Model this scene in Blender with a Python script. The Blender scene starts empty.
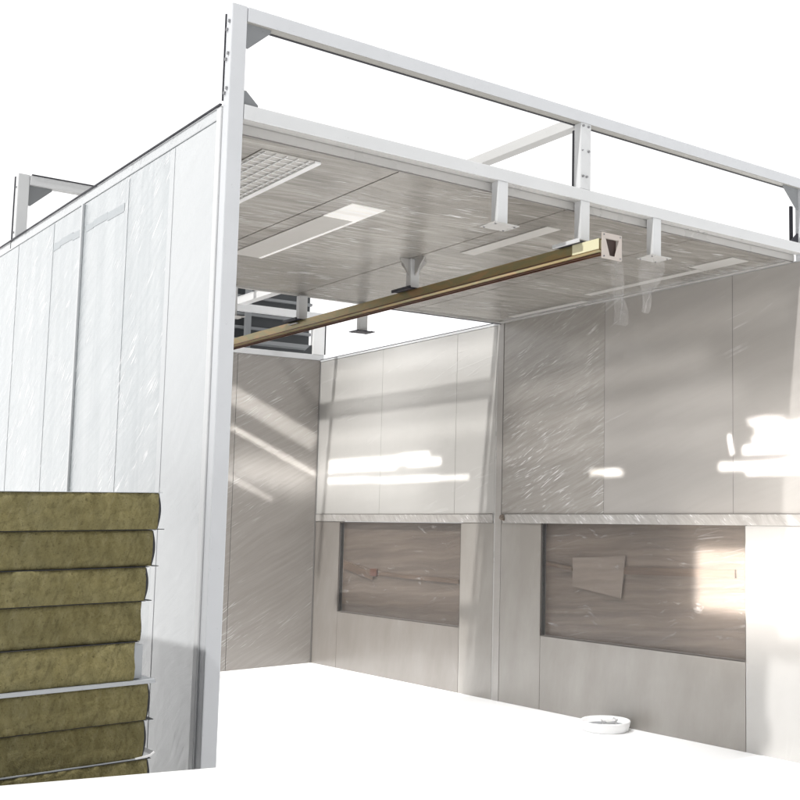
import bpy, bmesh, math, random
from mathutils import Vector, Matrix
R = math.radians
random.seed(4)
C = bpy.context.scene
COL = C.collection

# ------------------------------------------------------------------ sizes
W, D, YJ = 3.357, 6.234, 3.10        # clear width, full depth, depth of the roofed bay
HT, HC, ZC = 3.400, 3.007, 2.913     # header top, lower beam top, ceiling underside
T = .058                             # tube size
XM = 1.735                           # middle post

# ------------------------------------------------------------------ materials
def mat(name):
    m = bpy.data.materials.new(name); m.use_nodes = True
    nt = m.node_tree
    return m, nt, nt.nodes['Principled BSDF']
def N(nt, t, **kw):
    n = nt.nodes.new(t)
    for k, v in kw.items():
        if k in n.inputs.keys() if hasattr(n.inputs, 'keys') else False: n.inputs[k].default_value = v
        else: setattr(n, k, v)
    return n
def noise(nt, vec, scale, detail=3, rough=.55, dist=0):
    n = nt.nodes.new('ShaderNodeTexNoise')
    n.inputs['Scale'].default_value = scale; n.inputs['Detail'].default_value = detail
    n.inputs['Roughness'].default_value = rough; n.inputs['Distortion'].default_value = dist
    nt.links.new(vec, n.inputs['Vector']); return n.outputs['Fac']
def ramp(nt, fac, stops):
    r = nt.nodes.new('ShaderNodeValToRGB'); e = r.color_ramp.elements
    while len(e) < len(stops): e.new(.5)
    for el, (p, c) in zip(e, stops):
        el.position = p; el.color = (c, c, c, 1) if not isinstance(c, tuple) else (*c, 1)
    nt.links.new(fac, r.inputs['Fac']); return r.outputs['Color']
def math_(nt, op, a, b):
    m = nt.nodes.new('ShaderNodeMath'); m.operation = op
    for i, v in enumerate((a, b)):
        if isinstance(v, (int, float)): m.inputs[i].default_value = v
        else: nt.links.new(v, m.inputs[i])
    return m.outputs[0]
def mixc(nt, fac, a, b, bt='MIX'):
    m = nt.nodes.new('ShaderNodeMix'); m.data_type = 'RGBA'; m.blend_type = bt
    for i, v in ((0, fac), (6, a), (7, b)):
        if isinstance(v, (int, float)): m.inputs[i].default_value = v
        elif isinstance(v, tuple): m.inputs[i].default_value = (*v, 1)
        else: nt.links.new(v, m.inputs[i])
    return m.outputs[2]
def bump(nt, h, strength, dist, nrm=None):
    b = nt.nodes.new('ShaderNodeBump'); b.inputs['Strength'].default_value = strength
    b.inputs['Distance'].default_value = dist; nt.links.new(h, b.inputs['Height'])
    if nrm: nt.links.new(nrm, b.inputs['Normal'])
    return b.outputs['Normal']
def coords(nt, rot=(0,0,0), sc=(1,1,1), warp=0):
    tc = nt.nodes.new('ShaderNodeTexCoord').outputs['Object']
    a = nt.nodes.new('ShaderNodeMapping'); a.inputs['Rotation'].default_value = rot
    nt.links.new(tc, a.inputs['Vector']); v = a.outputs['Vector']
    if warp:
        n = nt.nodes.new('ShaderNodeTexNoise'); n.inputs['Scale'].default_value = 1.6
        nt.links.new(tc, n.inputs['Vector'])
        s = nt.nodes.new('ShaderNodeVectorMath'); s.operation = 'SCALE'; s.inputs['Scale'].default_value = warp
        nt.links.new(n.outputs['Color'], s.inputs[0])
        ad = nt.nodes.new('ShaderNodeVectorMath'); nt.links.new(v, ad.inputs[0]); nt.links.new(s.outputs[0], ad.inputs[1]); v = ad.outputs[0]
    b = nt.nodes.new('ShaderNodeMapping'); b.inputs['Scale'].default_value = sc
    nt.links.new(v, b.inputs['Vector'])
    return tc, b.outputs['Vector']

def paint(name, col, rough=.35, spec=.5):
    m, nt, p = mat(name)
    tc, v = coords(nt)
    f = noise(nt, v, 5, 5)
    c = mixc(nt, ramp(nt, f, [(.3, 0), (.7, 1)]), tuple(x*.95 for x in col), col)
    d = ramp(nt, noise(nt, v, 60, 4, .7), [(.30, 0.85), (.36, 1)])
    nt.links.new(mixc(nt, 1, c, d, 'MULTIPLY'), p.inputs['Base Color'])
    nt.links.new(ramp(nt, f, [(.3, rough*.8), (.7, rough*1.3)]), p.inputs['Roughness'])
    nt.links.new(bump(nt, noise(nt, v, 140, 2), .12, .001), p.inputs['Normal'])
    return m

def film(name, base, dark, rot, sc, streak=.5, crease=.5, crease_scale=1., coat=1., coat_rough=.08,
         bumpd=.006, warp=.25, patch=(.45, .6), patch_scale=1.1, fold_shade=None, blotch=.25):
    """painted sheet under crinkled stretch film: fine drawn-out wrinkles, pale creases with painted glints, a clear glossy coat"""
    m, nt, p = mat(name)
    tc, v = coords(nt, rot, sc, warp)
    tc2, v2 = coords(nt, (rot[0]+.22, rot[1]+.22, rot[2]+.22), tuple(s*1.7 for s in sc), warp*.8)
    a = noise(nt, v, 1., 6, .62)
    b = noise(nt, v2, 1., 4, .6)
    pm = ramp(nt, noise(nt, tc, patch_scale, 3), [(patch[0], 0), (patch[1], 1)])       # where the film is loose
    s = ramp(nt, a, [(.34, 0), (.62, 1)])
    big = ramp(nt, noise(nt, tc, .9, 3), [(.35, 0), (.65, 1)])
    c = mixc(nt, math_(nt, 'MULTIPLY', s, streak), base, dark)
    c = mixc(nt, math_(nt, 'MULTIPLY', big, blotch), c, dark)
    if fold_shade:      # shade of film folds painted in as long soft bands
        mp = nt.nodes.new('ShaderNodeMapping'); mp.inputs['Scale'].default_value = fold_shade; nt.links.new(tc, mp.inputs['Vector'])
        fold_mask = ramp(nt, noise(nt, mp.outputs['Vector'], 1., 3, .5), [(.42, 0), (.50, .75), (.60, .2), (.68, .8)])
        c = mixc(nt, math_(nt, 'MULTIPLY', fold_mask, .55), c, dark)
    # creases: whitened film and its glints painted as short pale strokes, in two directions
    tcs, vs = coords(nt, rot, tuple((1 if x <= 1 else x*(1.9 if x > 15 else 2.6)) for x in sc), warp*.22)
    tcs2, vs2 = coords(nt, tuple(r_ + (.16 if r_ else 0) for r_ in rot), tuple((1 if x <= 1 else x*(2.6 if x > 15 else 2.2)) for x in sc), warp*.22)
    s1 = ramp(nt, noise(nt, vs, 1., 2, .5), [(.655-.02*crease_scale, 0), (.70, 1)])
    s2 = ramp(nt, noise(nt, vs2, 1., 2, .5), [(.655-.02*crease_scale, 0), (.70, 1)])
    gate = ramp(nt, noise(nt, tc, 5, 2), [(.42, 0), (.56, 1)])
    cm = math_(nt, 'MULTIPLY', math_(nt, 'MULTIPLY', math_(nt, 'MAXIMUM', s1, s2), pm), gate)
    c = mixc(nt, math_(nt, 'MULTIPLY', cm, crease), c, (.93, .93, .94))
    nt.links.new(c, p.inputs['Base Color'])
    p.inputs['Roughness'].default_value = .45
    p.inputs['Coat Weight'].default_value = coat
    p.inputs['Coat Roughness'].default_value = coat_rough
    h = math_(nt, 'ADD', math_(nt, 'MULTIPLY', a, .6), math_(nt, 'MULTIPLY', cm, .5))
    h = math_(nt, 'ADD', h, math_(nt, 'MULTIPLY', noise(nt, tc, 3.5, 2), 1.2))
    bn = bump(nt, h, .8, bumpd)
    nt.links.new(bn, p.inputs['Coat Normal'])
    nt.links.new(bump(nt, h, .25, bumpd), p.inputs['Normal'])
    return m

M = {}
M['white'] = paint('white_paint', (.70, .71, .72))
M['whitebright'] = paint('white_paint_bright', (.86, .86, .86))
M['post'] = paint('pale_grey_blue_paint', (.66, .675, .70))
M['innerwhite'] = paint('interior_white_paint', (.50, .49, .475), .3)
M['seam'] = paint('seam_grey', (.22, .21, .20), .6)
M['gasket'] = paint('black_gasket', (.02, .02, .03), .5)
M['darksteel'] = paint('dark_steel', (.05, .055, .06), .5)
M['greysteel'] = paint('grey_steel', (.25, .26, .27), .45)
M['tape'] = paint('grey_tape', (.44, .47, .49), .4)
M['tie'] = paint('tie_beam_white', (.62, .62, .615))
M['under'] = paint('underside_painted_shade', (.36, .35, .325), .4)
M['jamb'] = paint('dark_jamb', (.16, .145, .135), .5)
M['bolt'] = paint('zinc_bolt', (.30, .30, .31), .3)
M['bolt'].node_tree.nodes['Principled BSDF'].inputs['Metallic'].default_value = .7
# wrinkle direction is the axis with the small scale
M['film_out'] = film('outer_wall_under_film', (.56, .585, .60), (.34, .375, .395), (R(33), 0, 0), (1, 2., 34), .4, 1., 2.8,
                     coat_rough=.12, patch=(.38, .52), patch_scale=1.7, fold_shade=(1, 5.5, .25))
M['flat_out'] = film('outer_wall_smooth_film', (.56, .58, .595), (.49, .51, .525), (R(36), 0, 0), (1, 2.2, 22), .25, .5, 1.1, patch=(.52, .62))
M['ceil'] = film('ceiling_under_film', (.54, .515, .47), (.11, .095, .075), (0, 0, R(7)), (2.2, 30, 1), .62, 1., 1.9,
                 coat_rough=.04, bumpd=.018, warp=.3, patch=(.42, .55), patch_scale=2.2, blotch=.55, fold_shade=(.8, 5, 1))
M['rwall'] = film('inner_wall_under_film', (.42, .40, .38), (.33, .31, .29), (R(14), 0, 0), (1, 1, 14), .28, .22, .9,
                  coat_rough=.1, warp=.1, patch=(.58, .70))
M['rwall_film'] = film('inner_wall_loose_film', (.41, .39, .365), (.27, .25, .225), (R(16), 0, 0), (1, 2.6, 44), .6, .85, 2.4,
                       coat_rough=.08, warp=.1, patch=(.34, .56), patch_scale=.8)
M['rwall_back'] = film('inner_wall_clean', (.50, .49, .47), (.42, .41, .39), (R(8), 0, 0), (1, 1, 9), .2, .08, .6, coat_rough=.12, warp=.1)
M['lower'] = film('lower_wall_brown_grey', (.38, .362, .338), (.215, .193, .168), (R(80), 0, 0), (1, 1.3, 3.5), .38, .12, 1., coat_rough=.25, warp=.1, patch=(.55, .7))  # brown-grey panels with soft darker streaks
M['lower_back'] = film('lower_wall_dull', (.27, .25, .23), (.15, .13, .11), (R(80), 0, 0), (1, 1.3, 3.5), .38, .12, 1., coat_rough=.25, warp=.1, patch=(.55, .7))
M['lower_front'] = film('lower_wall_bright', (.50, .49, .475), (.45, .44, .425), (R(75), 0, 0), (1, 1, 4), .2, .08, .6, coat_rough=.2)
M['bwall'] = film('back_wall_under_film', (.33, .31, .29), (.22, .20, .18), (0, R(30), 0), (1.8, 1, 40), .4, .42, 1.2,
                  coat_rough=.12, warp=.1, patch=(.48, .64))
M['ledge'] = film('ledge_film', (.50, .485, .465), (.30, .28, .26), (R(-40), 0, 0), (1, 5, 40), .6, .5, 1.6, coat_rough=.1, patch=(.3, .4))
M['recess'] = film('recess_brown', (.165, .127, .098), (.078, .057, .042), (R(3), 0, 0), (1, .8, 22), .85, .15, 1.0, coat_rough=.15, warp=.08, patch=(.5, .65))

def floor_mat():
    m, nt, p = mat('white_floor')
    p.inputs['Base Color'].default_value = (.97, .97, .97, 1)
    p.inputs['Roughness'].default_value = .6
    return m
M['floor'] = floor_mat()

def brass():
    m, nt, p = mat('yellow_zinc')
    tc, v = coords(nt, (0,0,0), (6, .9, 6), .3)
    f = noise(nt, v, 2.2, 4, .6)
    c = ramp(nt, f, [(.28, (.20, .22, .09)), (.42, (.36, .25, .11)), (.52, (.26, .24, .12)), (.62, (.40, .25, .12)), (.75, (.20, .25, .13))])
    nt.links.new(c, p.inputs['Base Color']); p.inputs['Metallic'].default_value = .65
    p.inputs['Roughness'].default_value = .3
    nt.links.new(bump(nt, noise(nt, v, 20, 3), .15, .002), p.inputs['Normal'])
    return m
M['brass'] = brass()
M['plate'] = paint('beige_end_plate', (.56, .50, .46), .5)
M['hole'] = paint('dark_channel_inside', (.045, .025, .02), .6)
M['sunlit_yellow'] = paint('yellow_zinc_sunlit', (.80, .76, .52), .35)
M['brown'] = paint('rust_brown_lip', (.10, .035, .02), .5)

def wool(k=1.):
    m, nt, p = mat('mineral_wool')
    tc, v = coords(nt, (0, R(24), 0), (30, 30, 9), .12)
    tc, v2 = coords(nt, (0, R(-12), 0), (70, 70, 16), .1)
    a = noise(nt, v, 1., 8, .7); b = noise(nt, tc, 4., 5, .65); g = noise(nt, tc, 130, 3, .7); f2 = noise(nt, v2, 1., 4, .7)
    c = ramp(nt, a, [(.25, (.12*k, .102*k, .042*k)), (.5, (.205*k, .178*k, .082*k)), (.75, (.31*k, .275*k, .14*k))])
    c = mixc(nt, ramp(nt, b, [(.38, 0), (.66, .6)]), c, (.17*k, .160*k, .092*k))
    c = mixc(nt, ramp(nt, f2, [(.30, .45), (.48, 0)]), c, (.06, .05, .026))
    c = mixc(nt, ramp(nt, f2, [(.56, 0), (.72, .5)]), c, (.26, .235, .14))
    c = mixc(nt, ramp(nt, g, [(.30, .5), (.42, 0)]), c, (.04, .034, .018))
    nt.links.new(c, p.inputs['Base Color']); p.inputs['Roughness'].default_value = .95
    p.inputs['Specular IOR Level'].default_value = .1
    h = math_(nt, 'ADD', a, math_(nt, 'MULTIPLY', g, .6))
    nt.links.new(bump(nt, h, .9, .008), p.inputs['Normal'])
    return m
M['wool'] = wool()
M['wool_dark'] = wool(.93)
M['wool_pale'] = wool(1.16)
M['sheet'] = paint('pale_sheet_steel', (.42, .44, .46), .35)
M['sheetdark'] = paint('sheet_steel_painted_shade', (.025, .026, .03), .7)  # sheet steel with its edge shadow put into the colour

def wood(name, a, b):
    m, nt, p = mat(name)
    tc, v = coords(nt, (0,0,0), (10, 1, 26), .1)
    c = ramp(nt, noise(nt, v, 1.5, 5), [(.3, a), (.7, b)])
    nt.links.new(c, p.inputs['Base Color']); p.inputs['Roughness'].default_value = .7
    return m
M['wood'] = wood('brown_board', (.07, .045, .03), (.13, .085, .055))
M['paper'] = wood('grey_cardboard', (.15, .118, .095), (.20, .165, .135))

def clear(name, alpha=.25, crease=.5, rot=(0,0,0), sc=(6, 6, 30)):
    m, nt, p = mat(name)
    tc, v = coords(nt, rot, sc, .35)
    a = noise(nt, v, 1., 5, .6)
    rid = ramp(nt, a, [(.60, 0), (.70, 1)])
    gate = ramp(nt, noise(nt, tc, 3.2, 3), [(.42, 0), (.6, 1)])
    cm = math_(nt, 'MULTIPLY', rid, gate)
    al = math_(nt, 'ADD', math_(nt, 'MULTIPLY', cm, crease), alpha)
    nt.links.new(al, p.inputs['Alpha'])
    p.inputs['Base Color'].default_value = (.78, .76, .75, 1); p.inputs['Roughness'].default_value = .22
    nt.links.new(bump(nt, math_(nt, 'ADD', a, cm), 1, .012), p.inputs['Normal'])
    return m
M['film_clear'] = clear('clear_film', .08, .35)
M['film_scrap'] = clear('clear_scrap', .15, .5, sc=(12, 12, 12))

def glow_strip(name, s, col=(1, .99, .97)):
    m, nt, p = mat(name)
    tc, v = coords(nt, (0,0,R(8)), (2, 14, 1), .2)
    f = ramp(nt, noise(nt, v, 1.3, 4), [(.3, s*.55), (.65, s)])
    p.inputs['Base Color'].default_value = (.50, .485, .46, 1); p.inputs['Roughness'].default_value = .3
    p.inputs['Emission Color'].default_value = (*col, 1)
    nt.links.new(f, p.inputs['Emission Strength'])
    return m
M['strip_glow'] = glow_strip('glowing_strip', .55)
M['strip_dim'] = glow_strip('dim_strip', .03)
M['strip_grille'] = glow_strip('grille_strip', .0)

# ------------------------------------------------------------------ mesh helpers
class MB:
    def __init__(s): s.bm = bmesh.new()
    def box(s, x0, x1, y0, y1, z0, z1, bev=0):
        b = bmesh.new(); bmesh.ops.create_cube(b, size=1)
        for v in b.verts:
            v.co = Vector(((x0+x1)/2+v.co.x*(x1-x0), (y0+y1)/2+v.co.y*(y1-y0), (z0+z1)/2+v.co.z*(z1-z0)))
        if bev: bmesh.ops.bevel(b, geom=b.edges[:], offset=bev, segments=2, affect='EDGES', profile=.6)
        s.add(b); return s
    def add(s, b):
        me = bpy.data.meshes.new('t'); b.to_mesh(me); b.free(); s.bm.from_mesh(me); bpy.data.meshes.remove(me)
    def prism(s, pts, axis, a0, a1, bev=0):
        """polygon pts (u,v) extruded along axis: x -> (y,z); y -> (x,z); z -> (x,y)"""
        b = bmesh.new()
        def P(u, v, a): return {'x': (a, u, v), 'y': (u, a, v), 'z': (u, v, a)}[axis]
        lo = [b.verts.new(P(u, v, a0)) for u, v in pts]; hi = [b.verts.new(P(u, v, a1)) for u, v in pts]
        b.faces.new(lo); b.faces.new(hi[::-1]); n = len(pts)
        for i in range(n): b.faces.new((lo[i], hi[i], hi[(i+1) % n], lo[(i+1) % n]))
        bmesh.ops.recalc_face_normals(b, faces=b.faces[:])
        if bev: bmesh.ops.bevel(b, geom=b.edges[:], offset=bev, segments=2, affect='EDGES')
        s.add(b); return s
    def bar(s, p, q, r, seg=8):
        p, q = Vector(p), Vector(q); d = q-p
        b = bmesh.new(); bmesh.ops.create_cone(b, cap_ends=True, segments=seg, radius1=r, radius2=r, depth=d.length)
        mt = Matrix.Translation((p+q)/2) @ d.to_track_quat('Z', 'Y').to_matrix().to_4x4()
        bmesh.ops.transform(b, matrix=mt, verts=b.verts[:]); s.add(b); return s
    def tube(s, p, q, w, h, bev=.004):
        """square tube along p-q (any direction), width w horizontal, height h"""
        p, q = Vector(p), Vector(q); d = (q-p); L = d.length; dx = d.normalized()
        side = dx.cross(Vector((0,0,1))).normalized(); up = side.cross(dx)
        b = bmesh.new(); bmesh.ops.create_cube(b, size=1)
        for v in b.verts: v.co = (p+q)/2 + dx*v.co.x*L + side*v.co.y*w + up*v.co.z*h
        if bev: bmesh.ops.bevel(b, geom=b.edges[:], offset=bev, segments=2, affect='EDGES')
        s.add(b); return s
    def build(s, name, m, parent=None, loc=None):
        me = bpy.data.meshes.new(name); s.bm.to_mesh(me); s.bm.free()
        me.materials.append(m); o = bpy.data.objects.new(name, me); COL.objects.link(o)
        if parent: o.parent = parent
        return o
def empty(name, label, cat, group=None, loc=(0,0,0)):
    o = bpy.data.objects.new(name, None); COL.objects.link(o); o.location = loc
    o['label'] = label; o['category'] = cat
    if group: o['group'] = group
    return o
def struct(o): o['kind'] = 'structure'; return o

# ------------------------------------------------------------------ camera (solved from the photograph)
cam = bpy.data.cameras.new('camera'); co = bpy.data.objects.new('camera', cam); COL.objects.link(co); C.camera = co
CP = Vector((-1.6302, -4.2947, 1.4296)); yaw, pit, rol = .7813, .1026, -.0027
Fv = Vector((math.sin(yaw)*math.cos(pit), math.cos(yaw)*math.cos(pit), math.sin(pit)))
Rv = Vector((math.cos(yaw), -math.sin(yaw), 0)); Uv = Rv.cross(Fv)
R2 = math.cos(rol)*Rv + math.sin(rol)*Uv; U2 = -math.sin(rol)*Rv + math.cos(rol)*Uv
co.matrix_world = Matrix(((R2.x, U2.x, -Fv.x, CP.x), (R2.y, U2.y, -Fv.y, CP.y), (R2.z, U2.z, -Fv.z, CP.z), (0,0,0,1)))
FP, CX, CY = 1128.4, 715.4, 395.0
cam.sensor_width = 36; cam.lens = 36*FP/800; cam.shift_x = (400-CX)/800; cam.shift_y = (CY-400)/800
cam.clip_start = .05; cam.clip_end = 500

# ------------------------------------------------------------------ setting
struct(MB().box(-60, 80, -60, 90, -.1, 0).build('floor', M['floor']))
# raised white block in the foreground: hides the feet of the stack and of the corner post
struct(MB().prism([(-1.45, -.73), (-.377, -1.15), (-.95, -2.0), (-1.9, -1.6)], 'z', 0.001, .75).build('raised_floor', M['floor']))

# ------------------------------------------------------------------ the booth
booth = empty('spray_booth', 'large white steel panel booth with open front, open frame header and film wrapped walls', 'booth')

# left wall
lw = MB().box(.012, .044, T+.002, D, 0, 2.965).build('side_wall', M['white'], booth)
lw['label'] = 'left outer wall wrapped in crinkled film'
ys = [T+.05, .570, 1.14, 1.775, 2.32, 3.02, 3.8, 4.6, 5.4, D]
for i in range(len(ys)-1):
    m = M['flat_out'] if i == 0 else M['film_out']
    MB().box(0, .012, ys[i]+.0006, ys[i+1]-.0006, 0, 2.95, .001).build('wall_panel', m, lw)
    MB().box(.044, .05, ys[i]+.002, ys[i+1]-.002, 0, ZC, .001).build('inner_panel', M['bwall'], lw)
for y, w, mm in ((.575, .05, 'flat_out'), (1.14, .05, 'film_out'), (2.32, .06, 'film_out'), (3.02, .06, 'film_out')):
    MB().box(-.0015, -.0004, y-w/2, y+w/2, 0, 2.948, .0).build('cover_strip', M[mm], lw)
MB().box(-.012, -.0005, 1.768, 1.792, 0, 2.948, .003).build('cover_strip', M['flat_out'], lw)
for y0, y1 in ((1.16, 1.73), (1.83, 2.28)):
    b = MB()
    y = y0
    while y < y1:
        l = random.uniform(.10, .22); b.box(-.0015, -.0004, y, min(y+l, y1), 2.80+random.uniform(-.006, .006), 2.835+random.uniform(-.006, .006)); y += l+.0005
    b.build('tape_strip', M['tape'], lw)
MB().box(-.004, .05, T+.002, D, 2.953, 3.0, .003).build('top_rail', M['flat_out'], lw)
MB().box(-.012, -.003, T, D, 3.001, 3.006).build('edge_seal', M['gasket'], lw)
MB().box(-.006, .02, T+.001, T+.045, .0, 3.0, .004).build('corner_trim', M['white'], lw)

# corner post of the front frame, with bolts down its side
cp = MB().box(0, T, 0, T-.001, 0, HT, .004).build('corner_post', M['post'], booth)
for z in (3.33, 3.20, 3.06, 3.30, 3.18, 3.045):
    y = .022 if z in (3.33, 3.20, 3.06) else .04
    MB().bar((-.006, y, z), (.002, y, z), .007, 10).build('bolt', M['bolt'], cp)
MB().box(-.003, .008, T, T+.006, 3.02, HT-.03).build('edge_seal', M['gasket'], cp)

def gusset(x, y, z, sx, sz, s=.085, th=.006, parent=None, m='greysteel'):
    """corner plate in the xz plane, right angle at (x,z)"""
    pts = [(x, z), (x+sx*s, z), (x+sx*s, z+sz*.012), (x+sx*.012, z+sz*s), (x, z+sz*s)]
    return MB().prism(pts, 'y', y, y+th).build('gusset', M[m], parent)

# front header
def header(y, x0, x1, zb, z1, name, m1='white', under=True):
    h = MB().box(x0, x1, y, y+T, z1-T, z1, .004).build(name, M[m1], booth)
    if under: MB().box(x0+.01, x1-.01, y+T-.008, y+T+.004, z1-T-.006, z1-T+.001).build('edge_seal', M['gasket'], h)
    return h
hb = header(0, T+.002, W, HC, HT, 'top_beam', 'post')
MB().box(T+.003, W-.001, .004, T-.006, HT-T-.003, HT-T+.0005).build('underside', M['under'], hb)  # darker plate carrying the beam's underside shade in its colour
gusset(T+.003, .02, HT-T-.003, 1, -1, .10, parent=hb); gusset(W-.01, .02, HT-T-.001, -1, -1, .13, parent=hb)
lb = MB().box(T+.002, W+.0, 0, T, HC-T, HC, .004).build('lower_beam', M['white'], booth)
MB().box(T+.003, W-.001, .006, T-.002, HC-T-.003, HC-T+.0005).build('underside', M['innerwhite'], lb)  # greyer plate, underside shade put into its colour
gusset(T+.003, .02, HC+.001, 1, 1, .06, parent=lb); gusset(W-.01, .02, HC+.001, -1, 1, .06, parent=lb, m='gasket')
mp = MB().box(XM-.032, XM+.032, .002, T-.002, HC+.001, HT-T-.001, .004).build('middle_post', M['white'], booth)
MB().box(XM-.033, XM-.020, T-.002, T+.012, HC+.01, HT-T-.03).build('edge_seal', M['gasket'], mp)
for z, dx in ((3.325, -.018), (3.325, .014), (3.20, .016), (3.07, -.018), (3.07, .005), (3.2, -.022)):
    MB().bar((XM+dx, -.006, z), (XM+dx, .004, z), .006 if dx != -.022 else .003, 10).build('bolt', M['bolt'], mp)
rp = MB().box(W+.006, W+T, 0, T, 0, HT, .004).build('right_post', M['post'], booth)
MB().box(W-.03, W-.012, .06, .075, HC+.02, HT-.16).build('edge_seal', M['gasket'], rp)
# tie from the middle post back to the rear header of the roofed bay
MB().box(XM-.028, XM+.028, T+.013, YJ-.001, HT-T-.01, HT-.012, .004).build('tie_beam', M['tie'], booth)
# rear header of the roofed bay, seen beyond the left wall
h2 = header(YJ, T+.002, W, HC, HT-.001, 'rear_beam', 'white', False)
MB().box(T+.01, W-.01, YJ-.004, YJ+.004, HT-.001, HT+.005).build('edge_seal', M['gasket'], h2)
gusset(T+.003, YJ+.02, HT-T-.002, 1, -1, .12, parent=h2)
p2 = MB().box(0, T, YJ+.001, YJ+T, HC+.001, HT, .004).build('rear_post', M['white'], booth)
MB().box(-.004, .010, YJ+T, YJ+T+.014, 2.96, HT-.01).build('edge_seal', M['gasket'], p2)
for z in (3.32, 3.05): MB().bar((-.005, YJ+.03, z), (.002, YJ+.03, z), .006, 10).build('bolt', M['bolt'], p2)

# ceiling
cl = MB().box(.05, W, T+.012, YJ, ZC+.012, ZC+.045).build('ceiling', M['innerwhite'], booth)
cl['label'] = 'panelled ceiling under brown streaked wrinkled film'
MB().box(.052, W-.002, T+.004, T+.011, ZC-.004, ZC+.032).build('edge_trim', M['innerwhite'], cl)
MB().box(.052, W-.002, T+.0115, T+.020, ZC-.008, ZC-.0005).build('edge_seal', M['seam'], cl)
cx = [.052, .780, 1.690, 2.56, W-.002]
for i in range(4):
    MB().box(cx[i]+.003, cx[i+1]-.003, T+.021, YJ-.004, ZC, ZC+.012, .0015).build('ceiling_panel', M['ceil'], cl)
MB().box(.052, W, YJ-.003, YJ+.02, ZC-.012, ZC+.045).build('edge_trim', M['innerwhite'], cl)
MB().box(2.3, W, YJ+.021, YJ+.036, ZC-.016, ZC+.01).build('edge_seal', M['gasket'], cl)
MB().box(W-.035, W-.003, T+.021, YJ-.01, ZC-.010, ZC-.001, .002).build('edge_trim', M['innerwhite'], cl)
# pale rectangular strips on the ceiling, the brightest glowing slightly
def ceiling_strip(x0, x1, y0, y1, m, parent=cl, fr=.012):
    o = MB().box(x0, x1, y0, y1, ZC-.005, ZC-.0008, .001).build('ceiling_strip', M[m], parent)
    return o
ceiling_strip(.22, .445, .206, 1.5, 'strip_grille')
g = MB()
for i in range(5): g.bar((.235+i*.047, .21, ZC-.009), (.235+i*.047, 1.5, ZC-.009), .0028, 6)
for i in range(22): g.bar((.222, .25+i*.058, ZC-.0085), (.444, .25+i*.058, ZC-.0085), .0018, 6)
g.build('wire_guard', M['whitebright'], cl)
MB().box(.446, .474, .206, 1.5, ZC-.012, ZC-.0008, .002).build('strip_trim', M['whitebright'], cl)
ceiling_strip(.874, 1.05, .715, 1.02, 'strip_glow'); ceiling_strip(.874, 1.034, 1.022, 2.18, 'strip_dim')
MB().box(1.035, 1.052, 1.022, 2.18, ZC-.006, ZC-.0008, .001).build('strip_trim', M['strip_glow'], cl)
ceiling_strip(1.81, 1.90, .42, 1.25, 'strip_dim'); ceiling_strip(3.235, 3.29, 1.95, 2.85, 'strip_dim')
ceiling_strip(3.02, 3.16, .25, .62, 'strip_dim'); ceiling_strip(3.10, 3.16, .63, 1.75, 'strip_dim')

# hangers
def hanger(x, y, zt, zb, big=False, dark=False):
    h = MB().box(x-.028, x+.028, y, y+.052, zb+.006, zt, .003).build('hanger', M['white'], booth)
    MB().box(x-.068, x+.068, y-.036, y+.088, zb, zb+.0055, .001).build('flange', M['gasket' if dark else 'innerwhite'], h)
    for dx in (-.052, .052):
        for dy in (-.02, .072): MB().bar((x+dx, y+dy, zb-.004), (x+dx, y+dy, zb+.010), .005, 8).build('bolt', M['bolt'], h)
    if big:
        for sx in (-1, 1):
            pts = [(x+sx*.029, ZC-.001), (x+sx*.085, ZC-.001), (x+sx*.085, ZC-.014), (x+sx*.060, ZC-.035), (x+sx*.042, ZC-.075), (x+sx*.029, ZC-.10)]
            MB().prism(pts, 'y', y+.02, y+.028).build('gusset', M['innerwhite'], h)
        for sy in (-1, 1):
            yy = y+.026+sy*.027
            pts = [(yy, ZC-.001), (yy+sy*.10, ZC-.001), (yy+sy*.10, ZC-.014), (yy+sy*.07, ZC-.035), (yy+sy*.03, ZC-.075), (yy, ZC-.10)]
            MB().prism(pts, 'x', x-.004, x+.004).build('gusset', M['innerwhite'], h)
    return h
for x in (1.255, XM, 2.208): hanger(x, .002, HC-T-.001, 2.737)
hanger(1.715, 1.585, ZC-.001, 2.727, True)
for x in (1.725, 2.170): hanger(x, YJ-.025, ZC-.013, 2.70, dark=x > 2)
hanger(1.25, YJ-.025, ZC-.013, 2.70)

# right wall, upper part
rw = MB().box(W+.012, W+.05, .01, D, 0, ZC+.04).build('inner_wall', M['white'], booth)
rw['label'] = 'right wall with two film covered openings below a ledge'
def rpanel(y0, y1, z0, z1, m, name='wall_panel'):
    return MB().box(W+.0, W+.012, y0+.0025, y1-.0025, z0, z1, .0015).build(name, M[m], rw)
rb = [.012, .581, 1.838, YJ]
ZL1, ZL0 = 1.412, 1.342
rpanel(rb[0], rb[1], ZL1+.002, ZC-.012, 'rwall'); rpanel(rb[1], rb[2], ZL1+.002, ZC-.012, 'rwall'); rpanel(rb[2], rb[3]-.02, ZL1+.002, ZC-.012, 'rwall_film')
for y in rb[1:3]: MB().box(W+.0005, W+.0115, y-.0022, y+.0022, ZL1+.002, ZC-.012).build('seam', M['seam'], rw)
bk = [YJ+.08, 3.755, 4.995, D]
for i in range(3): rpanel(bk[i], bk[i+1], ZL1+.002, ZC-.02, 'rwall_back')
for y in bk[1:3]: MB().box(W+.0005, W+.0115, y-.0022, y+.0022, ZL1+.002, ZC-.02).build('seam', M['seam'], rw)
MB().box(W-.004, W+.03, YJ+.04, D, ZC-.018, ZC+.0, .002).build('edge_trim', M['white'], rw)
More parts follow.
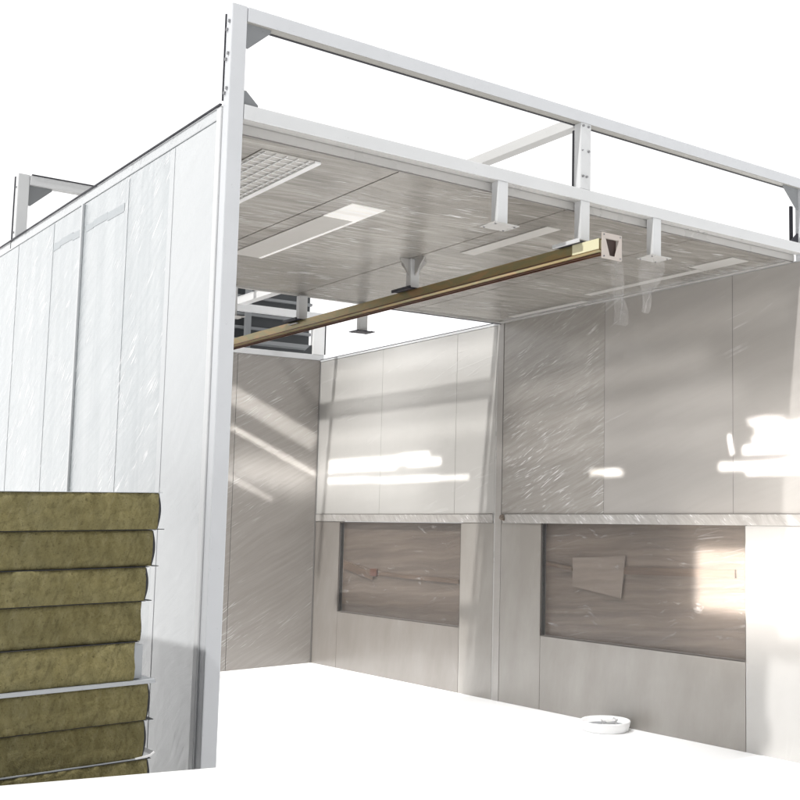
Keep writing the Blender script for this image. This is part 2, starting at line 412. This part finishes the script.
MB().box(W-.006, W-.002, YJ+.04, D, ZC+.001, ZC+.006).build('edge_seal', M['gasket'], rw)
MB().box(W-.003, W+.0115, YJ-.018, YJ+.058, 0, ZC-.012, .002).build('joint_post', M['rwall'], rw)
MB().box(W-.003, W+.003, YJ-.0215, YJ-.0185, ZL1, ZC-.012).build('seam', M['seam'], rw)
MB().box(W-.002, W+.011, YJ+.060, YJ+.077, 0, ZC-.012, .002).build('edge_trim', M['innerwhite'], rw)
# ledge strips
MB().box(W-.010, W+.0115, .012, YJ-.045, ZL0+.001, ZL1-.001, .003).build('ledge', M['ledge'], rw)
MB().box(W-.006, W+.0115, YJ+.10, D-.01, ZL0+.001, ZL1-.001, .003).build('ledge', M['ledge'], rw)
MB().box(W-.0115, W-.0075, .012, YJ-.03, ZL1-.002, ZL1+.002).build('seam', M['seam'], rw)
MB().box(W-.0075, W-.004, YJ+.10, D-.01, ZL1-.002, ZL1+.002).build('seam', M['seam'], rw)
bmk = MB()
for i in range(16):
    a = random.uniform(0, 6.28); rr = random.uniform(.0, .022)
    c = Vector((W-.014+random.uniform(-.008, .004), YJ-.055+rr*math.cos(a), ZL1-.03+rr*math.sin(a)))
    b = bmesh.new(); bmesh.ops.create_icosphere(b, subdivisions=1, radius=random.uniform(.008, .016))
    for v in b.verts: v.co = c + Vector((v.co.x*.6, v.co.y, v.co.z))*random.uniform(.7, 1.3)
    bmk.add(b)
bmk.build('film_knot', M['paper'], rw)
# lower part with openings
def opening(y0, y1, z0, z1, ya, yb, mA, mB, mC):
    rpanel(ya, y0, 0.0, ZL0-.001, mA); rpanel(y1, yb, 0, ZL0-.001, mB)
    rpanel(y0, y1, 0, z0-.001, mC)
    w = MB().box(W-.0, W+.044, y0-.006, y0, z0, z1).box(W, W+.044, y1, y1+.006, z0, z1).box(W, W+.044, y0-.006, y1+.006, z0-.006, z0).box(W, W+.044, y0-.006, y1+.006, z1-.0, z1+.006)
    f = w.build('window', M['jamb'], rw)
    MB().box(W+.0445, W+.049, y0-.01, y1+.01, z0-.01, z1+.01).build('back_panel', M['recess'], f)
    n = 22; bm = bmesh.new(); grid = []
    for i in range(n+1):
        row = []
        for j in range(n+1):
            u, v = i/n, j/n
            dx = .012*math.sin(u*math.pi)*math.sin(v*math.pi) + .004*math.sin(9*v+4*u)*min(1, 8*u*(1-u))*min(1, 8*v*(1-v))
            row.append(bm.verts.new((W+.006+dx, y0+.001+(y1-y0-.002)*u, z0+.001+(z1-z0-.002)*v)))
        grid.append(row)
    for i in range(n):
        for j in range(n):
            fc = bm.faces.new((grid[i][j], grid[i+1][j], grid[i+1][j+1], grid[i][j+1])); fc.smooth = True
    q = MB(); q.bm.free(); q.bm = bm
    q.build('film_cover', M['film_clear'], f)
    return f
# (cut the holes out of the core: rebuild the core as bands)
bpy.data.objects.remove(rw) if False else None
me = rw.data; bm = bmesh.new()
def core(y0, y1, z0, z1):
    b = MB(); b.box(W+.012, W+.05, y0, y1, z0, z1)
    m2 = bpy.data.meshes.new('t'); b.bm.to_mesh(m2); b.bm.free(); bm.from_mesh(m2); bpy.data.meshes.remove(m2)
core(.01, D, 1.345, ZC-.001); core(.01, .483, 0, 1.345); core(2.56, 3.65, 0, 1.345); core(5.73, D, 0, 1.345)
core(.483, 2.56, 0, .53); core(3.65, 5.73, 0, .515)
bm.to_mesh(me); bm.free()
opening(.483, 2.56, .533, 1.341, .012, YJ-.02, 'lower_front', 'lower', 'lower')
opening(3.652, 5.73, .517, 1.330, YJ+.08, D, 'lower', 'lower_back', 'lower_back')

# back wall
bw = MB().box(.05, W+.05, D+.012, D+.05, 0, ZC-.002).build('back_wall', M['white'], booth)
bx = [.05, .95, 1.75, 2.55, W-.001]
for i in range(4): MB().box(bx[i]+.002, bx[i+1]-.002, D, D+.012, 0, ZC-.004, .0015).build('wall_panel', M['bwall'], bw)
MB().box(W-.012, W-.004, D-.008, D-.001, 0, ZC-.01).build('seam', M['seam'], bw)
bb = MB().box(.05, W+.03, D-.004, D+T, ZC-.002, ZC+.052, .004).build('end_lower_beam', M['white'], booth)
et = MB().box(.05, W+.03, D-.004, D+T, HT-T-.03, HT-.02, .004).build('end_top_beam', M['white'], booth)
ep = MB().box(W-.085, W+.03, D-.006, D+T, ZC+.053, HT-T-.031, .004).build('end_post', M['whitebright'], booth)
gusset(W-.086, D+.02, ZC+.053, -1, 1, .09, parent=ep, m='darksteel')
gusset(W-.086, D+.02, HT-T-.031, -1, -1, .09, parent=ep, m='greysteel')
MB().box(W+.031, W+.045, D+.0, D+.05, ZC+.06, HT-.05).build('edge_seal', M['gasket'], ep)
# longitudinal ties over the open bay
MB().tube((2.56, YJ+T, 3.40), (2.56, D+.6, 3.40), .07, .07).build('tie_beam', M['whitebright'], booth)
MB().tube((1.30, D-.4, 3.42), (3.30, D-.4, 3.53), .05, .05).build('tie_beam', M['white'], booth)

# ------------------------------------------------------------------ machinery seen behind the end frame
du = empty('air_duct', 'dark steel ductwork seen through the end frame above the back wall', 'duct')
MB().box(2.0, 3.70, 7.25, 7.6, 2.35, 4.1, .01).build('duct_body', M['darksteel'], du)
for z in (3.30, 3.44, 3.62): MB().box(2.0, 3.70, 7.2, 7.25, z, z+.03, .003).build('duct_rib', M['greysteel'], du)
for x in (2.05, 2.45, 2.98): MB().box(x, x+.05, 7.14, 7.2, 2.6, 4.0, .003).build('duct_brace', M['greysteel'], du)
MB().box(2.0, 3.70, 7.0, 7.14, 3.13, 3.17, .003).build('duct_rib', M['greysteel'], du)
MB().box(2.2, 3.2, 7.3, 7.5, 0.0, 2.35).build('duct_support', M['darksteel'], du)

# ------------------------------------------------------------------ overhead rail
ra = empty('overhead_rail', 'long yellow zinc plated conveyor rail under the hangers', 'rail')
RX = 1.708
prof = [(-.034, .030), (.034, .030), (.034, -.024), (.014, -.034), (.014, -.030), (.028, -.020), (.028, .024), (-.028, .024), (-.028, -.020), (-.014, -.030), (-.014, -.034), (-.034, -.024)]
Zr = 2.688
MB().prism([(RX+u, Zr+v) for u, v in prof], 'y', -.185, D-.7).build('channel', M['brass'], ra)
MB().box(RX-.018, RX-.010, -.17, D-.7, Zr-.039, Zr-.0345, .001).box(RX+.010, RX+.018, -.17, D-.7, Zr-.039, Zr-.0345, .001).build('bottom_lip', M['brown'], ra)
MB().box(RX-.0362, RX-.0342, .03, D-.7, Zr-.022, Zr-.017).build('groove', M['brown'], ra)
# end plate with a tapered hole
b = bmesh.new()
def ring(y):
    o = [b.verts.new((1.736+u, y, 2.684+v)) for u, v in ((-.060, -.062), (.060, -.062), (.060, .062), (-.060, .062))]
    i = [b.verts.new((1.736+u, y, 2.684+v)) for u, v in ((-.014, -.046), (.020, -.046), (.042, .036), (-.040, .036))]
    return o, i
o1, i1 = ring(-.205); o2, i2 = ring(-.198)
for k in range(4):
    l = (k+1) % 4
    b.faces.new((o1[k], o1[l], i1[l], i1[k])); b.faces.new((o2[l], o2[k], i2[k], i2[l]))
    b.faces.new((o1[l], o1[k], o2[k], o2[l])); b.faces.new((i1[k], i1[l], i2[l], i2[k]))
bmesh.ops.recalc_face_normals(b, faces=b.faces[:])
q = MB(); q.bm.free(); q.bm = b; pl = q.build('end_plate', M['plate'], ra)
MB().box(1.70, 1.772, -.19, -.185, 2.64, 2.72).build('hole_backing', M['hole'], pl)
for u in (-.05, .05):
    for v in (-.052, .052): MB().bar((1.736+u, -.208, 2.684+v), (1.736+u, -.2, 2.684+v), .004, 8).build('bolt', M['bolt'], pl)
for y in (.03, 1.61, YJ+.0):
    MB().box(RX-.062, RX-.002, y-.09, y+.10, Zr+.031, Zr+.040, .002).build('clamp', M['gasket'], ra)
    MB().box(RX-.070, RX-.060, y-.10, y+.11, Zr+.028, Zr+.046, .002).build('clamp', M['white' if y < 1 else 'gasket'], ra)
MB().box(RX-.0375, RX+.0375, -.184, .02, Zr-.020, Zr+.0305, .001).build('sunlit_sleeve', M['sunlit_yellow'], ra)  # sunlit look of the rail end, painted on as a pale sleeve

# ------------------------------------------------------------------ things behind the openings
def placed(name, label, cat, mb, m):
    o = mb.build(name, M[m]); o['label'] = label; o['category'] = cat; return o
placed('wooden_batten', 'thin slanting grey brown batten behind film in the left opening', 'batten',
       MB().tube((W+.036, 5.70, .945), (W+.036, 5.13, .862), .012, .075, .002), 'wood')
placed('end_block', 'small dark square block at the end of the batten in the left opening', 'block',
       MB().box(W+.022, W+.042, 5.06, 5.17, .86, .925, .004), 'brown')
placed('wooden_batten', 'long faint batten right of the dark block in the left opening', 'batten',
       MB().tube((W+.038, 5.04, .885), (W+.038, 3.72, .868), .010, .035, .002), 'wood')
placed('cardboard_sheet', 'grey cardboard sheet hanging behind film in the right opening', 'cardboard',
       MB().prism([(1.64, 1.13), (2.22, 1.10), (2.22, .90), (1.68, .84)], 'x', W+.030, W+.036), 'paper')
placed('wooden_batten', 'orange brown batten right of the cardboard in the right opening', 'batten',
       MB().tube((W+.038, 1.66, 1.03), (W+.038, .60, 1.045), .012, .05, .002), 'wood')
placed('wooden_batten', 'short dark batten left of the cardboard in the right opening', 'batten',
       MB().tube((W+.036, 2.54, 1.05), (W+.036, 2.23, 1.02), .010, .025, .002), 'wood')

# ------------------------------------------------------------------ film scraps under the right hanger
def scrap(name, label, pts, m='film_scrap'):
    n = len(pts); bm = bmesh.new(); prev = None; K = 6
    for r, (cx_, cy_, z, w) in enumerate(pts):
        row = [bm.verts.new((cx_ + w*(k/K-.5) + .006*math.sin(r*1.7+k), cy_+.018*math.sin(k*1.9+r*1.3), z+.006*math.sin(k*2.3))) for k in range(K+1)]
        if prev:
            for k in range(K):
                f = bm.faces.new((prev[k], prev[k+1], row[k+1], row[k])); f.smooth = True
        prev = row
    q = MB(); q.bm.free(); q.bm = bm; o = q.build(name, M[m]); o['label'] = label; o['category'] = 'film scrap'
    return o
scrap('film_scrap', 'narrow clear film scrap dangling under the ceiling beside the rail end', [(2.02, .10, 2.76, .05), (2.02, .10, 2.68, .07), (2.03, .10, 2.60, .08), (2.035, .10, 2.52, .085), (2.04, .1, 2.45, .09), (2.04, .1, 2.38, .08)])
scrap('film_scrap', 'wide crumpled clear film scrap hanging below the right hanger plate', [(2.20, .03, 2.733, .14), (2.20, .03, 2.68, .17), (2.19, .03, 2.62, .15), (2.175, .04, 2.56, .09), (2.165, .04, 2.50, .05), (2.16, .04, 2.45, .03)])

# ------------------------------------------------------------------ tub at the foot of the right wall
tb = empty('plastic_tub', 'low round white plastic tub on the floor against the right wall', 'tub', loc=(0,0,0))
def lathe(prof, c, seg=40, sx=1, sy=1):
    b = bmesh.new(); rows = []
    for r, z in prof: rows.append([b.verts.new((c[0]+sx*r*math.cos(2*math.pi*k/seg), c[1]+sy*r*math.sin(2*math.pi*k/seg), z)) for k in range(seg)])
    for a, c2 in zip(rows, rows[1:]):
        for k in range(seg):
            f = b.faces.new((a[k], a[(k+1) % seg], c2[(k+1) % seg], c2[k])); f.smooth = True
    bmesh.ops.recalc_face_normals(b, faces=b.faces[:])
    q = MB(); q.bm.free(); q.bm = b; return q
TC = (W-.148, 1.62)
lathe([(.001, .004), (.11, .004), (.130, .060), (.140, .066), (.143, .058), (.130, .001), (.001, .001)], TC, sx=1, sy=1.35).build('tub_body', M['floor'], tb)
lathe([(.001, .035), (.09, .034), (.120, .031)], TC, sx=1, sy=1.35).build('tub_inner_shade', M['greysteel'], tb)  # grey disc standing for the shade inside the tub
MB().tube((TC[0]-.03, TC[1]-.02, .048), (TC[0]+.04, TC[1]-.05, .052), .05, .03, .01).build('tub_lump', M['whitebright'], tb)

# ------------------------------------------------------------------ stack of mineral wool panels
YS = -.80
zs = [1.489, 1.381, 1.275, 1.177, 1.063, .954, .840, .732, .622, .512, .402, .292, .182, .072]
xr = [-.444, -.452, -.468, -.472, -.486, -.450, -.453, -.44, -.45, -.46, -.45, -.455, -.45, -.45]
bulge = [1, 1, 1, 0, 0, 1, 1, 1, 0, 1, 1, 0, 1, 1]
words = ['topmost mineral wool sandwich panel of the stack, its right end furthest out',
         'second mineral wool panel from the top, dark upper edge and bulging end',
         'third mineral wool panel from the top, directly under two bulging ones',
         'fourth mineral wool panel from the top with straight cut end',
         'fifth mineral wool panel, shortest at the right with pale steel end edge',
         'sixth mineral wool panel under the thick pale steel sheet line',
         'seventh mineral wool panel above the curled thin pale sheet lip',
         'lowest visible mineral wool panel with dark hole at its front']
yf = [0, .010, .004, .012, .006, .0, .008, .004, .01, .0, .01, .0, .01, 0]
for i in range(14):
    zt = zs[i]; zb = zs[i+1] if i < 13 else .002
    # a stack course is dropped below the block: still a real panel
    lab = words[i] if i < 8 else 'mineral wool panel low in the stack hidden behind the raised white floor'
    p = empty('insulation_panel', lab, 'insulation panel', 'mineral wool panels in the stack', (xr[i], YS+yf[i], zb))
    x0, y0, y1 = -1.75-xr[i], 0, 1.9
    h = zt-zb; th = .0018 if i not in (5,) else .011
    K = 10; pts = [(x0, .002)]
    rag = random.Random(i)
    for k in range(K+1):
        t = k/K; bx_ = (.010*math.sin(math.pi*t) if bulge[i] else (.003*math.sin(6*t)))
        pts.append((-.012+bx_, .002+(h-.002-th)*t))
    pts.append((x0, h-th))
    # core front face slightly uneven
    b = bmesh.new()
    nx = 70; nz = 9; gr = []
    def xe(t): return -.012+(.003*math.sin(math.pi*t) if bulge[i] else .002*math.sin(6*t))
    for a in range(nx+1):
        row = []
        for c in range(nz+1):
            t = c/nz; u = a/nx
            x = x0+(xe(t)-x0)*u; z = .0008+(h-.0012-th)*t
            dy = rag.uniform(-.0028, .0028) + .002*math.sin(x*9+i)+(.0015 if c in (0, nz) else 0)
            row.append(b.verts.new((x, dy, z)))
        gr.append(row)
    for a in range(nx):
        for c in range(nz): b.faces.new((gr[a][c], gr[a+1][c], gr[a+1][c+1], gr[a][c+1])).smooth = True
    back = [[b.verts.new((row[0 if False else c].co.x, y1, row[c].co.z)) for c in range(nz+1)] for row in (gr[0], gr[-1])]
    for c in range(nz):
        b.faces.new((gr[0][c+1], back[0][c+1], back[0][c], gr[0][c])); b.faces.new((gr[-1][c], back[1][c], back[1][c+1], gr[-1][c+1]))
        b.faces.new((back[0][c], back[0][c+1], back[1][c+1], back[1][c]))
    b.faces.new([r[-1] for r in gr]+[back[1][-1], back[0][-1]]); b.faces.new([r[0] for r in gr][::-1]+[back[0][0], back[1][0]])
    q = MB(); q.bm.free(); q.bm = b; q.build('wool_core', M[('wool', 'wool_dark', 'wool', 'wool_dark', 'wool_pale', 'wool', 'wool_dark')[i % 7]], p)
    # tongue edge; its shadow painted as a dark thin line at the right end
    e = [(xe(k/K)-.001, .003+(h-.005-th)*k/K) for k in range(K+1)] + [(xe(k/K)+(.003+.0045*math.sin(math.pi*k/K) if bulge[i] else .002), .003+(h-.005-th)*k/K) for k in range(K, -1, -1)]
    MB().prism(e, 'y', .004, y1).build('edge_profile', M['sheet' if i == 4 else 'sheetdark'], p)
    if i == 4:
        MB().box(-.006, .016, .02, y1, .002, h-.012).build('edge_profile', M['sheet'], p)
    m = 'sheet' if i in (5,) else 'sheetdark'
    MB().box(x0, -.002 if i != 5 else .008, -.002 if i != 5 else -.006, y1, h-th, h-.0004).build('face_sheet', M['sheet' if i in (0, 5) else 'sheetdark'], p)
    if i in (6,):
        # thin curled pale lip at the bottom right
        MB().box(x0, -.03, -.004, y1, -.0005, .0028).build('face_sheet', M['sheet'], p)
        lp = [(-.03, -.0005), (.0, .001), (.014, .006), (.022, .013), (.020, .016), (.010, .009), (-.03, .004)]
        MB().prism(lp, 'y', -.004, y1).build('sheet_lip', M['whitebright'], p)
    if i in (0, 1, 2, 5):
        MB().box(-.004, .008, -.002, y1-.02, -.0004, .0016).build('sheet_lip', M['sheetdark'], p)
    if i == 7:
        lathe([(.001, 0), (.04, 0)], (0, 0), 24)  .build('hole', M['gasket'], p)
        o = [c for c in p.children if c.name.startswith('hole')][0]
        o.rotation_euler = (R(90), 0, 0); o.scale = (1, .55, 1); o.location = (-.13, -.006, .035)

# ------------------------------------------------------------------ light
w = bpy.data.worlds.new('World'); C.world = w; w.use_nodes = True; nt = w.node_tree
bg = nt.nodes['Background']
tc = nt.nodes.new('ShaderNodeTexCoord')
def dirmask(v, a, b_):
    dt = nt.nodes.new('ShaderNodeVectorMath'); dt.operation = 'DOT_PRODUCT'
    nt.links.new(tc.outputs['Generated'], dt.inputs[0]); dt.inputs[1].default_value = Vector(v).normalized()
    mr = nt.nodes.new('ShaderNodeMapRange'); mr.interpolation_type = 'SMOOTHSTEP'
    mr.inputs['From Min'].default_value = a; mr.inputs['From Max'].default_value = b_
    nt.links.new(dt.outputs['Value'], mr.inputs['Value']); return mr.outputs['Result']
dk = dirmask((-.82, -.57, 0), -.22, .45)
mr = nt.nodes.new('ShaderNodeMapRange'); mr.inputs['To Min'].default_value = 1.25; mr.inputs['To Max'].default_value = .30
nt.links.new(dk, mr.inputs['Value']); nt.links.new(mr.outputs['Result'], bg.inputs['Strength'])
bg.inputs['Color'].default_value = (1, 1, 1, 1)

def lamp(name, kind, energy, loc, to, color=(1,1,1), size=None, size_y=None, spread=None, angle=None):
    l = bpy.data.lights.new(name, kind); l.energy = energy; l.color = color
    if kind == 'AREA':
        l.shape = 'RECTANGLE'; l.size = size; l.size_y = size_y or size
        if spread: l.spread = R(spread)
    if kind == 'SUN': l.angle = R(angle)
    o = bpy.data.objects.new(name, l); COL.objects.link(o); o.location = loc
    d = Vector(to)-Vector(loc); o.rotation_euler = d.to_track_quat('-Z', 'Y').to_euler(); return o
lamp('sun', 'SUN', 3.2, (-8, -1.2, 10), (0, 0, 0), (1, .985, .96), angle=1.5)
# added lamps aimed down to whiten the floor of both bays
for x, y in ((.95, .95), (.95, 2.2), (2.5, .95), (2.5, 2.2)):
    lamp('floor_fill_roofed', 'AREA', 13, (x, y, ZC-.02), (x, y, 0), size=.9, size_y=.9, spread=95)
for x, y in ((1.3, 4.7), (2.5, 4.9)):
    lamp('floor_fill_open', 'AREA', 19, (x, y, 3.9), (x, y, 0), size=1., size_y=1., spread=80)
# lamps added close to the right wall to draw its bright patches
def patch_lamp(y, z, sy, sz, e, spread=2, dx=.55, col=(1, .98, .95)):
    lo = lamp('wall_patch_lamp', 'AREA', e, (W-dx, y, z), (W, y, z), col, sy, sz, spread); return lo
patch_lamp(.40, 1.00, 1.08, .38, 7.0, 14, .5, (1, .94, .87))
patch_lamp(.35, 1.00, 1.3, .6, 4.0, 75, .6, (1, .93, .86))
lamp('wall_fill_lamp', 'AREA', 3.5, (W-1.1, -.1, 1.6), (W, .1, 1.6), (1, .97, .93), .8, 1.2, 100)  # added fill lamp brightening the front end of the right wall
for y, z, l, h, e in ((.35, 1.705, .70, .022, .5), (.22, 1.67, .5, .018, .25), (.24, 1.80, .50, .030, .5), (.20, 1.86, .42, .030, .35), (.18, 1.93, .42, .030, .3), (.3, 1.975, .30, .014, .1),
                      (1.83, 1.703, .32, .010, .12), (1.74, 1.690, .22, .008, .06)):
    patch_lamp(y, z, l, h, e, 9)
o = patch_lamp(.60, 1.84, .028, .12, .07, 5); o.rotation_euler.rotate_axis('Z', R(14))
patch_lamp(.1, 1.80, .6, .4, .9, 70)
for y, z, l, h, e in ((5.15, 1.90, 1.7, .022, .5), (4.95, 1.862, 1.95, .028, .7), (5.35, 1.825, 1.3, .020, .4), (4.4, 1.915, .5, .018, .16), (4.25, 1.835, .55, .016, .16),
                      (5.0, 1.716, 2.0, .014, .42), (4.3, 1.708, 1.5, .014, .34), (5.6, 1.735, .8, .012, .14)):
    patch_lamp(y, z, l, h, e, 9)
patch_lamp(5.2, 1.80, 2.0, .3, 2.0, 75)
for z, e in ((2.74, .5), (2.42, .45), (2.12, .4)): patch_lamp(4.6, z, 2.8, .10, e, 25)
# lamps added for the broad soft bands along the wall
for y, z, l, h, e, tl in ((1.9, 2.36, 2.2, .07, .34, 3), (1.7, 2.12, 2.4, .08, .36, 2), (1.9, 1.90, 2.6, .12, .32, 1), (1.2, 2.62, 2.2, .06, .18, 3),
                          (4.6, 2.58, 2.7, .10, .25, 1)):
    o = patch_lamp(y, z, l, h, e, 32); o.rotation_euler.rotate_axis('Z', R(tl))
for x, z, l, h, e, tl in ((2.94, 2.0, .95, .014, .22, 27), (2.9, 2.32, .95, .16, .45, 27), (2.7, 1.66, .5, .010, .06, 27), (2.95, 1.80, .8, .2, .6, 10)):
    o = lamp('wall_patch_lamp', 'AREA', e, (x, D-.55, z), (x, D, z), (1, .98, .95), l, h, 10 if h < .18 else 45)  # added lamps drawing the slanting streaks on the back wall
    o.rotation_euler.rotate_axis('Z', R(-tl))

C.render.engine = 'CYCLES'
C.view_settings.view_transform = 'Standard'; C.view_settings.look = 'None'
C.view_settings.exposure = 0; C.view_settings.gamma = 1
